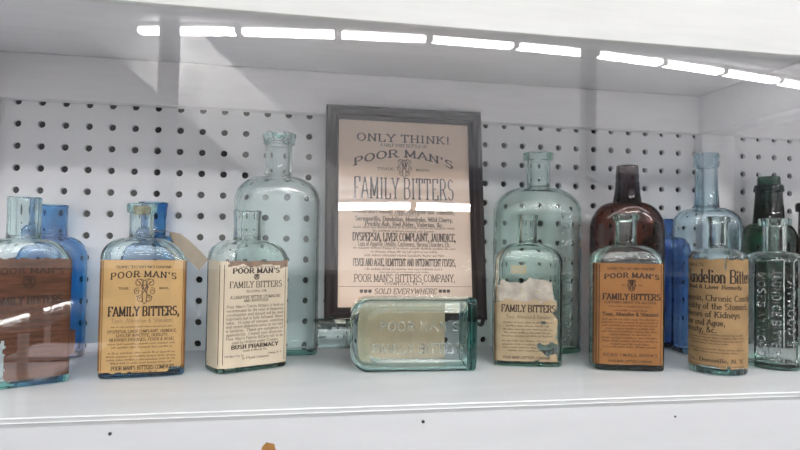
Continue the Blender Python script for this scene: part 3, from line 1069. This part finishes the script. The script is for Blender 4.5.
# ---- cream pharmacy label
def bottle_cream():
    w, d, p = .0772, .0425, 7
    o = B('bitters_bottle', -.0383, -.1055, 28, 'aqua bottle with a cream pharmacy label torn brown along its top edge')
    bottle_mesh('glass_body', AQUA_G, o, w, d, p, .112, .1325, plain_neck(.1325, .0138, .1633, .0008), ndx=-.002)
    wr = Wrap(w / 2, d / 2, p)
    px = .00100
    hw = .0355
    L = Layout(px, -hw, .1100, 31)
    for x in (1.0, 67.6):
        L.rect(x, x + .6, 2, 101, 1)
    L.rect(1, 68, 100.6, 101.2, 1)
    L.rect(1, 68, 2, 2.6, 1)
    L.rect(-3.6, -2.9, 2, 101, 1)
    L.rect(-29, -3, 100.6, 101.2, 1)
    L.text('SURE TO DO NO HARM', 35, 5.6, 1.9, 38, 1, serif=False)
    L.text("POOR MAN'S", 35, 10.9, 5.0, 51, 1, wt=.28, thin=.13, track=.16)
    L.mono(35, 14.8, 6.5, 6, .5)
    L.text('FAMILY BITTERS', 35, 25.4, 6.2, 57, 1, wt=.17, thin=.08, track=.12)
    L.rect(1, 68, 26.8, 27.2, 1)
    L.text('ALCOHOL 17%', 35, 30.2, 2.2, 22, 1, serif=False)
    L.rect(1, 68, 31.6, 32, 1)
    L.text('A LAXATIVE BITTER STOMACHIC', 35, 36.4, 3.0, 55, 1, serif=False, wt=.2)
    L.text('AND APPETIZER', 35, 39.8, 2.6, 27, 1, serif=False, wt=.2)
    body = ["Poor Man's Family Bitters is held as", "recommended for the relief of temporary", "constipation and should not be used", "habitually but is fully followed  Never",
            "take.  In case of nausea, vomiting", "and severe abdominal pains do not take", "a laxative.  These are symptoms of", "appendicitis.  Consult your physician.", "Poor Man's Family Bitters not to be", "used by children under 12 years"]
    for i, t in enumerate(body):
        L.text(t, 35, 45.4 + i * 3.95, 2.9, 62 if i < 9 else 50, 1, serif=False, wt=.12, thin=.1)
    L.text('BUSH PHARMACY', 35, 86.2, 3.8, 51, 1, wt=.3, thin=.15, track=.16)
    L.text('South & Merrill Sts.', 35, 89.4, 2.1, 27, 1, serif=False)
    L.text('Oswego, N. Y.', 57, 94, 2.0, 16, 1, serif=False)
    L.text('114 West Ten St.', 13, 94, 2.0, 20, 1, serif=False)
    L.text('6 Fluid Ounces', 36, 97, 2.4, 29, 1, serif=False, wt=.18)
    def mask(u, z):
        n = vnoise(u * 260, z * 260, 5)
        m2 = vnoise(u * 90, z * 330, 8)
        edge = .1120 + .0018 * (vnoise(u * 240, 3, 1) - .5)
        if z > edge - (.0 if u < -.030 else .0008):
            return None
        if u > -.031 and u < .0352:
            low = .1050 + .0035 * vnoise(u * 130, 7) - (.004 if u > .026 else 0)
            if z > low and m2 > .30:
                return 2
        return 0
    label_mesh('label', o, wr, -.0655, .0365, .0055, .1130, [LAB_CREAM, INK, LAB_STAIN], L.q, mask=mask, cell=.0009)
bottle_cream()

# ---- tall aqua behind the cream label
def bottle_tall_left():
    w, d, p = .0983, .0450, 5
    o = B('tall_bottle', -.0104, -.0270, 0, 'tall pale aqua bottle left of the framed poster, behind the cream label bottle')
    neck = [(.208, .0155), (.225, .0150), (.2445, .0152), (.2455, .0178), (.2475, .0186), (.2495, .0176), (.2505, .0190), (.2550, .0198), (.2580, .0196), (.2591, .0184)]
    bottle_mesh('glass_body', AQUA_L, o, w, d, p, .178, .208, neck, wall=.0032)
bottle_tall_left()

# ---- bottle lying on its side
def bottle_lying():
    w, d, p = .0755, .042, 7
    o = B('bitters_bottle', .1975, -.1350, 0, 'aqua bottle lying on its side in front of the framed poster')
    o.rotation_euler = (0, radians(-90), radians(-2))
    o.location.z = w / 2 + .0004
    bottle_mesh('glass_body', AQUA, o, w, d, p, .113, .131, plain_neck(.131, .0150, .1640), panel=(0, .0275, .012, .116, .0024), n=132, base=.009)
    class PanelWrap(Wrap):
        def __call__(s, u, z, off):
            return (u, -d / 2 + .0022 - off, z)
    pw = PanelWrap(w / 2, d / 2, p)
    q = down_text("POOR MAN'S", .0048, .061, .0088, .082, serif=False, wt=.17, thin=.15, track=.18)
    q += down_text('FAMILY BITTERS', -.0182, .061, .0095, .096, serif=False, wt=.17, thin=.15, track=.14)
    emboss('raised_lettering', AQUA, o, pw, q, h=.0016)
    # label pasted on the far side, seen through the glass
    wr = Wrap(w / 2, d / 2, p)
    c = wr.per / 2
    label_mesh('label', o, wr, c - .0365, c + .0365, .026, .122, [LAB_BACK], [], off=.0004)
bottle_lying()

# ---- tall green-aqua bottle with vertical lettering
def bottle_tall_weaver():
    w, d, p = .1130, .0565, 2.3
    o = B('tall_bottle', .3085, -.0440, 0, 'tall green-tinted aqua bottle with raised vertical lettering, behind the torn label bottle')
    bottle_mesh('glass_body', AQUA_G, o, w, d, p, .170, .2035, lip_neck(.2035, .0143, .2468, .0186, .0095), wall=.0032, n=96)
    wr = Wrap(w / 2, d / 2, p)
    q = down_text("DR. S. A. WEAVER'S", .0200, .094, .0135, .155, serif=False, wt=.14, thin=.13, track=.22)
    q += down_text('SYRUP', -.004, .150, .009, .040, serif=False, wt=.14, thin=.13, track=.2)if False else []
    emboss('raised_lettering', AQUA_G, o, wr, q)
bottle_tall_weaver()

# ---- torn label
def bottle_torn():
    w, d, p = .0729, .0401, 7
    o = B('bitters_bottle', .2659, -.1166, -14, 'aqua bottle with a badly torn, peeling label, in front of the lettered tall bottle')
    bottle_mesh('glass_body', AQUA_G, o, w, d, p, .112, .134, lip_neck(.134, .0102, .1657, .0116, .006))
    wr = Wrap(w / 2, d / 2, p)
    px = .00107
    L = Layout(px, -.0345, .0940, 41)       # x from 498, y from 277
    def T(t, xc, y, cap, ww, **k):
        L.text(t, xc - 498, y - 277 + cap / 2, cap, ww, 1, **k)
    T('FAMILY BITTERS,', 530, 306, 7, 56, wt=.24, thin=.10, track=.08)
    T('Tonic, Alterative & Stimulant.', 530, 314.5, 3.6, 46, serif=False, wt=.10, thin=.06)
    for yv, ww in ((320, 50), (323.5, 44), (327, 50), (330.4, 48), (333.6, 52), (338.6, 52), (342, 52), (345.2, 50), (348.3, 40)):
        L.greek(529 - 498, yv - 277 + 1, 2.0, ww)
    T("POOR MAN'S BITTERS COMPANY", 528, 355.6, 2.6, 48, serif=False, wt=.2)
    for x in (-6.5, -4.5, -2):
        L.rect(x, x + .7, 6, 88, 2)
    holes = [[(539, 340), (546, 343), (552, 339), (559, 342), (560, 350), (553, 352), (548, 355), (543, 349), (538, 346)],
             [(534, 358), (541, 357), (539, 361), (535, 361)], [(541, 319), (546, 318), (547, 321), (543, 322)],
             [(553, 309), (562, 305), (562, 318), (557, 316)], [(552, 281), (562, 274), (562, 300), (555, 298)],
             [(484, 286), (494, 283), (497, 293), (500, 300), (484, 302)]]
    def mask(u, z):
        x, y = 498 + (u + .0345) / px, 277 + (.0940 - z) / px
        j = (vnoise(u * 520, z * 520, 2) - .5) * 4
        top = 278 + 1.5 * sin(x * .21) + 3 * vnoise(x * .3, 1, 4) - (3 if 528 < x < 552 else 0) + (5 if x < 500 else 0)
        if y < top + j * .5:
            return None
        for P in holes:
            if inpoly(x + j * .5, y + j * .4, P):
                return None
        if x > 556 + 4 * vnoise(y * .2, 3, 8):
            return None
        if y < 298 + 5 * (vnoise(x * .12, 2, 6) - .5) + j * .4 and x > 497 and vnoise(u * 330, z * 330, 12) > .12:
            return 3
        return 0
    label_mesh('label', o, wr, -.0475, .0335, .006, .1000, [LAB_WORN, INK, LAB_EDGE, LAB_PEEL], L.q, mask=mask, cell=.0007)
    c = wr.per / 2
    label_mesh('label_scrap', o, wr, c - .002, c + .016, .0985, .1085, [LAB_BACK], [], off=.0003)
bottle_torn()

# ---- amber flask-shouldered bottle
def bottle_amber():
    w, d, p = .0911, .0456, 2.6
    o = B('tall_bottle', .4155, -.0690, -8, 'tall amber brown bottle behind the orange label bottle')
    neck = [(.186, .0172), (.196, .0155), (.212, .0142), (.2135, .0134), (.2165, .0140), (.2245, .0134), (.2310, .0130), (.2319, .0120)]
    bottle_mesh('glass_body', AMBER, o, w, d, p, .152, .186, neck, wall=.003)
bottle_amber()

# ---- orange label
def bottle_orange():
    w, d, p = .0735, .0404, 7
    o = B('bitters_bottle', .3661, -.1504, -15, 'aqua bottle with an orange label, standing in front of the amber bottle')
    bottle_mesh('glass_body', AQUA_G, o, w, d, p, .114, .1335, lip_neck(.1335, .0110, .1668, .0136, .0065))
    wr = Wrap(w / 2, d / 2, p)
    px = .00103
    L = Layout(px, -.0315, .1140, 51)      # x from 602, y from 262
    L.rect(-9.5, -3.2, 1, 105, 2)
    for x in (-8.6, -4.4):
        L.rect(x, x + .5, 1, 105, 1)
    L.rect(-1.6, -.9, 1, 105, 1)
    L.rect(60.4, 61, 1, 105, 1)
    L.rect(-1.4, 60.6, 1, 1.6, 1)
    L.rect(-1.4, 60.6, 104.5, 105, 1)
    L.text("SURE TO DO NO HARM!", 30, 6.6, 2.4, 48, 1, serif=False, wt=.2)
    L.text("POOR MAN'S", 31, 14.4, 4.8, 55, 1, arch=2.0, wt=.24, thin=.14, track=.22)
    L.mono(31, 22.5, 9.5, 12.5, .6)
    L.rect(20.5, 24.5, 22, 22.5, 1)
    L.rect(37.5, 41.5, 22, 22.5, 1)
    L.text('FAMILY BITTERS', 31, 37.4, 6.2, 58, 1, wt=.25, thin=.11, track=.1)
    L.text('CONTAINS ABOUT 17% ALCOHOL', 30, 41.3, 2.4, 52, 1, serif=False)
    L.greek(30, 45, 1.7, 44)
    L.greek(30, 49.2, 1.9, 34)
    L.text('Tonic, Alterative & Stimulant', 30, 54, 3.6, 56, 1, wt=.2, thin=.12)
    for yv, ww in ((58.5, 56), (61.6, 57), (64.7, 56), (67.8, 50), (70.9, 57), (74, 42), (77.4, 57), (80.6, 57), (83.8, 40), (86.6, 55)):
        L.greek(30, yv, 2.1, ww)
    L.rect(0, 60, 89, 89.4, 1)
    L.text('READ SMALL BOOKS', 30, 95.5, 3.0, 54, 1, serif=False, wt=.2, track=.3)
    L.rect(0, 60, 97.4, 97.8, 1)
    L.text("POOR MAN'S BITTERS COMPANY", 30, 101.6, 2.4, 44, 1, serif=False, wt=.2)
    L.text('Oswego, N. Y.', 42, 104, 1.7, 20, 1, serif=False)
    def mask(u, z):
        if z < .0065 + .0015 * vnoise(u * 300, 3):
            return None
        return 2 if u < -.0415 + .001 * vnoise(z * 300, 3) else 0
    label_mesh('label', o, wr, -.0455, .0335, .006, .1140, [LAB_ORANGE, INK, LAB_OEDGE], L.q, mask=mask)
bottle_orange()

# ---- small cobalt bottle wedged between the orange and tall blue ones
def bottle_cobalt_right():
    o = B('cobalt_bottle', .4975, -.0215, 0, 'cobalt blue bottle glimpsed between the amber bottle and the tall bluish bottle')
    bottle_mesh('glass_body', COBALT_D, o, .072, .036, 2.3, .125, .146, plain_neck(.146, .0120, .1690, .001), wall=.0022)
bottle_cobalt_right()

# ---- tall bluish aqua
def bottle_tall_right():
    w, d, p = .0775, .0465, 5
    o = B('tall_bottle', .5243, -.0711, -12, 'tall bluish aqua bottle behind the buff label bottle, in front of the white post')
    neck = [(.182, .0148), (.205, .0132), (.2325, .0125), (.2340, .0140), (.2370, .0150), (.2400, .0151), (.2418, .0142), (.2436, .0141), (.2460, .0151), (.2492, .0150), (.2511, .0138)]
    bottle_mesh('glass_body', AQUA_B, o, w, d, p, .158, .182, neck, wall=.0032)
bottle_tall_right()

# ---- round bottle with the buff wrap label
def bottle_round():
    w = .0569
    o = B('bitters_bottle', .4588, -.1768, 0, 'round bottle with a buff wrap-around label and a clear slim neck')
    bottle_mesh('glass_body', CLEAR, o, w, w, 2, .1215, .1320, lip_neck(.1320, .0094, .1657, .0119, .0060))
    wr = Wrap(w / 2, w / 2, 2)
    view = atan2(.4588, .7691 - .1768)        # turned towards the viewer
    uc = -view * w / 2
    px = .00100
    L = Layout(px, uc - .029, .1168, 61)       # x from 689, y from 259
    def T(t, xc, y, cap, ww, **k):
        L.text(t, xc - 689, y - 259 + cap / 2, cap, ww, 1, **k)
    T("HALL'S", 693, 261.5, 3.2, 22, serif=False, wt=.2)
    T('Dandelion Bitters', 719.5, 273.5, 13.5, 80, wt=.22, thin=.07, track=.03)
    T('Blood & Liver Remedy.', 713, 284.5, 4, 62, wt=.2, thin=.12)
    L.rect(14, 34, 31, 31.4, 1)
    T('Dyspepsia, Chronic Constipation', 722, 296, 6, 104, wt=.17, thin=.10)
    T('Acidity of the Stomach,', 716, 304.5, 6, 74, wt=.17, thin=.10)
    T('Diseases of Kidneys', 708, 313, 6, 64, wt=.17, thin=.10)
    T('Fever and Ague,', 700, 321.5, 6, 50, wt=.17, thin=.10)
    T('Nervosity, &c.', 695, 329, 6, 44, wt=.17, thin=.10)
    for yv, ww, xc in ((335, 46, 722), (338, 62, 716), (341, 62, 716), (344, 40, 708), (350, 62, 716), (353, 50, 716)):
        L.greek(xc - 689, yv - 259, 2.0, ww)
    T('Co., Dansville, N. Y.', 716, 360.5, 3.8, 60, wt=.17, thin=.10)
    L.rect(-8, 64, 104.5, 105.2, 1)
    L.greek(27, 108, 1.8, 60)
    cracks = random.Random(3)
    def mask(u, z):
        if z < .0068 + .003 * vnoise(u * 140, 3, 2) + (.003 if uc + .008 < u < uc + .012 else 0):
            return None
        if z > .1195 + .001 * vnoise(u * 160, 1):
            return None
        if abs(u - uc - .006 - .002 * vnoise(z * 300, 2)) < .0006 and z > .109:
            return None
        return 0
    label_mesh('label', o, wr, uc - .046, uc + .046, .006, .1205, [LAB_DAND, INK], L.q, mask=mask, cell=.001)
bottle_round()

# ---- clear twelve-sided bottle with raised lettering
def bottle_facets():
    w = .0560
    o = B('bitters_bottle', .5418, -.1629, -9, 'clear twelve-sided bottle with raised lettering, unlabelled, near the right edge')
    bottle_mesh('glass_body', CLEAR, o, w, w, 'twelve', .1175, .1285, lip_neck(.1285, .0118, .1658, .0164, .0080), sharp=24)
    wr = Wrap(w / 2, w / 2, 'twelve')
    side = wr.per / 12
    c = -round(atan2(.5418, .7691 - .1629) / (pi / 6))
    q = []
    for k, (t, ln) in ((-1, ('MOSES ATWOOD', .092)), (0, ('JAUNDICE BITTERS', .098)), (1, ("ATWOOD'S", .070))):
        q += down_text(t, (c + k) * side - .0037, .060 if k != 1 else .062, .0078, ln, serif=False, wt=.18, thin=.17, track=.2)
    emboss('raised_lettering', CLEAR, o, wr, q, h=.0011)
bottle_facets()

# ---- dark green bottle
def bottle_green():
    w = .0680
    o = B('tall_bottle', .6385, -.0440, 0, 'dark green bottle with a ringed neck behind the clear twelve-sided bottle')
    neck = [(.165, .0192), (.185, .0178), (.2065, .0162), (.2075, .0182), (.2105, .0186), (.2125, .0176), (.2140, .0178), (.2165, .0170), (.2175, .0142), (.2270, .0138), (.2281, .0128)]
    bottle_mesh('glass_body', GREEN, o, w, w, 2, .140, .165, neck, wall=.003)
bottle_green()

# ---- very dark bottle cut by the right edge
def bottle_dark():
    w = .0600
    o = B('tall_bottle', .7040, -.0480, 0, 'very dark bottle cut by the right edge of the photo')
    neck = [(.150, .0178), (.170, .0172), (.1815, .0168), (.1825, .0205), (.1900, .0212), (.1935, .0206), (.1943, .0190)]
    bottle_mesh('glass_body', BROWNG, o, w, w, 2, .125, .150, neck, wall=.003)
bottle_dark()
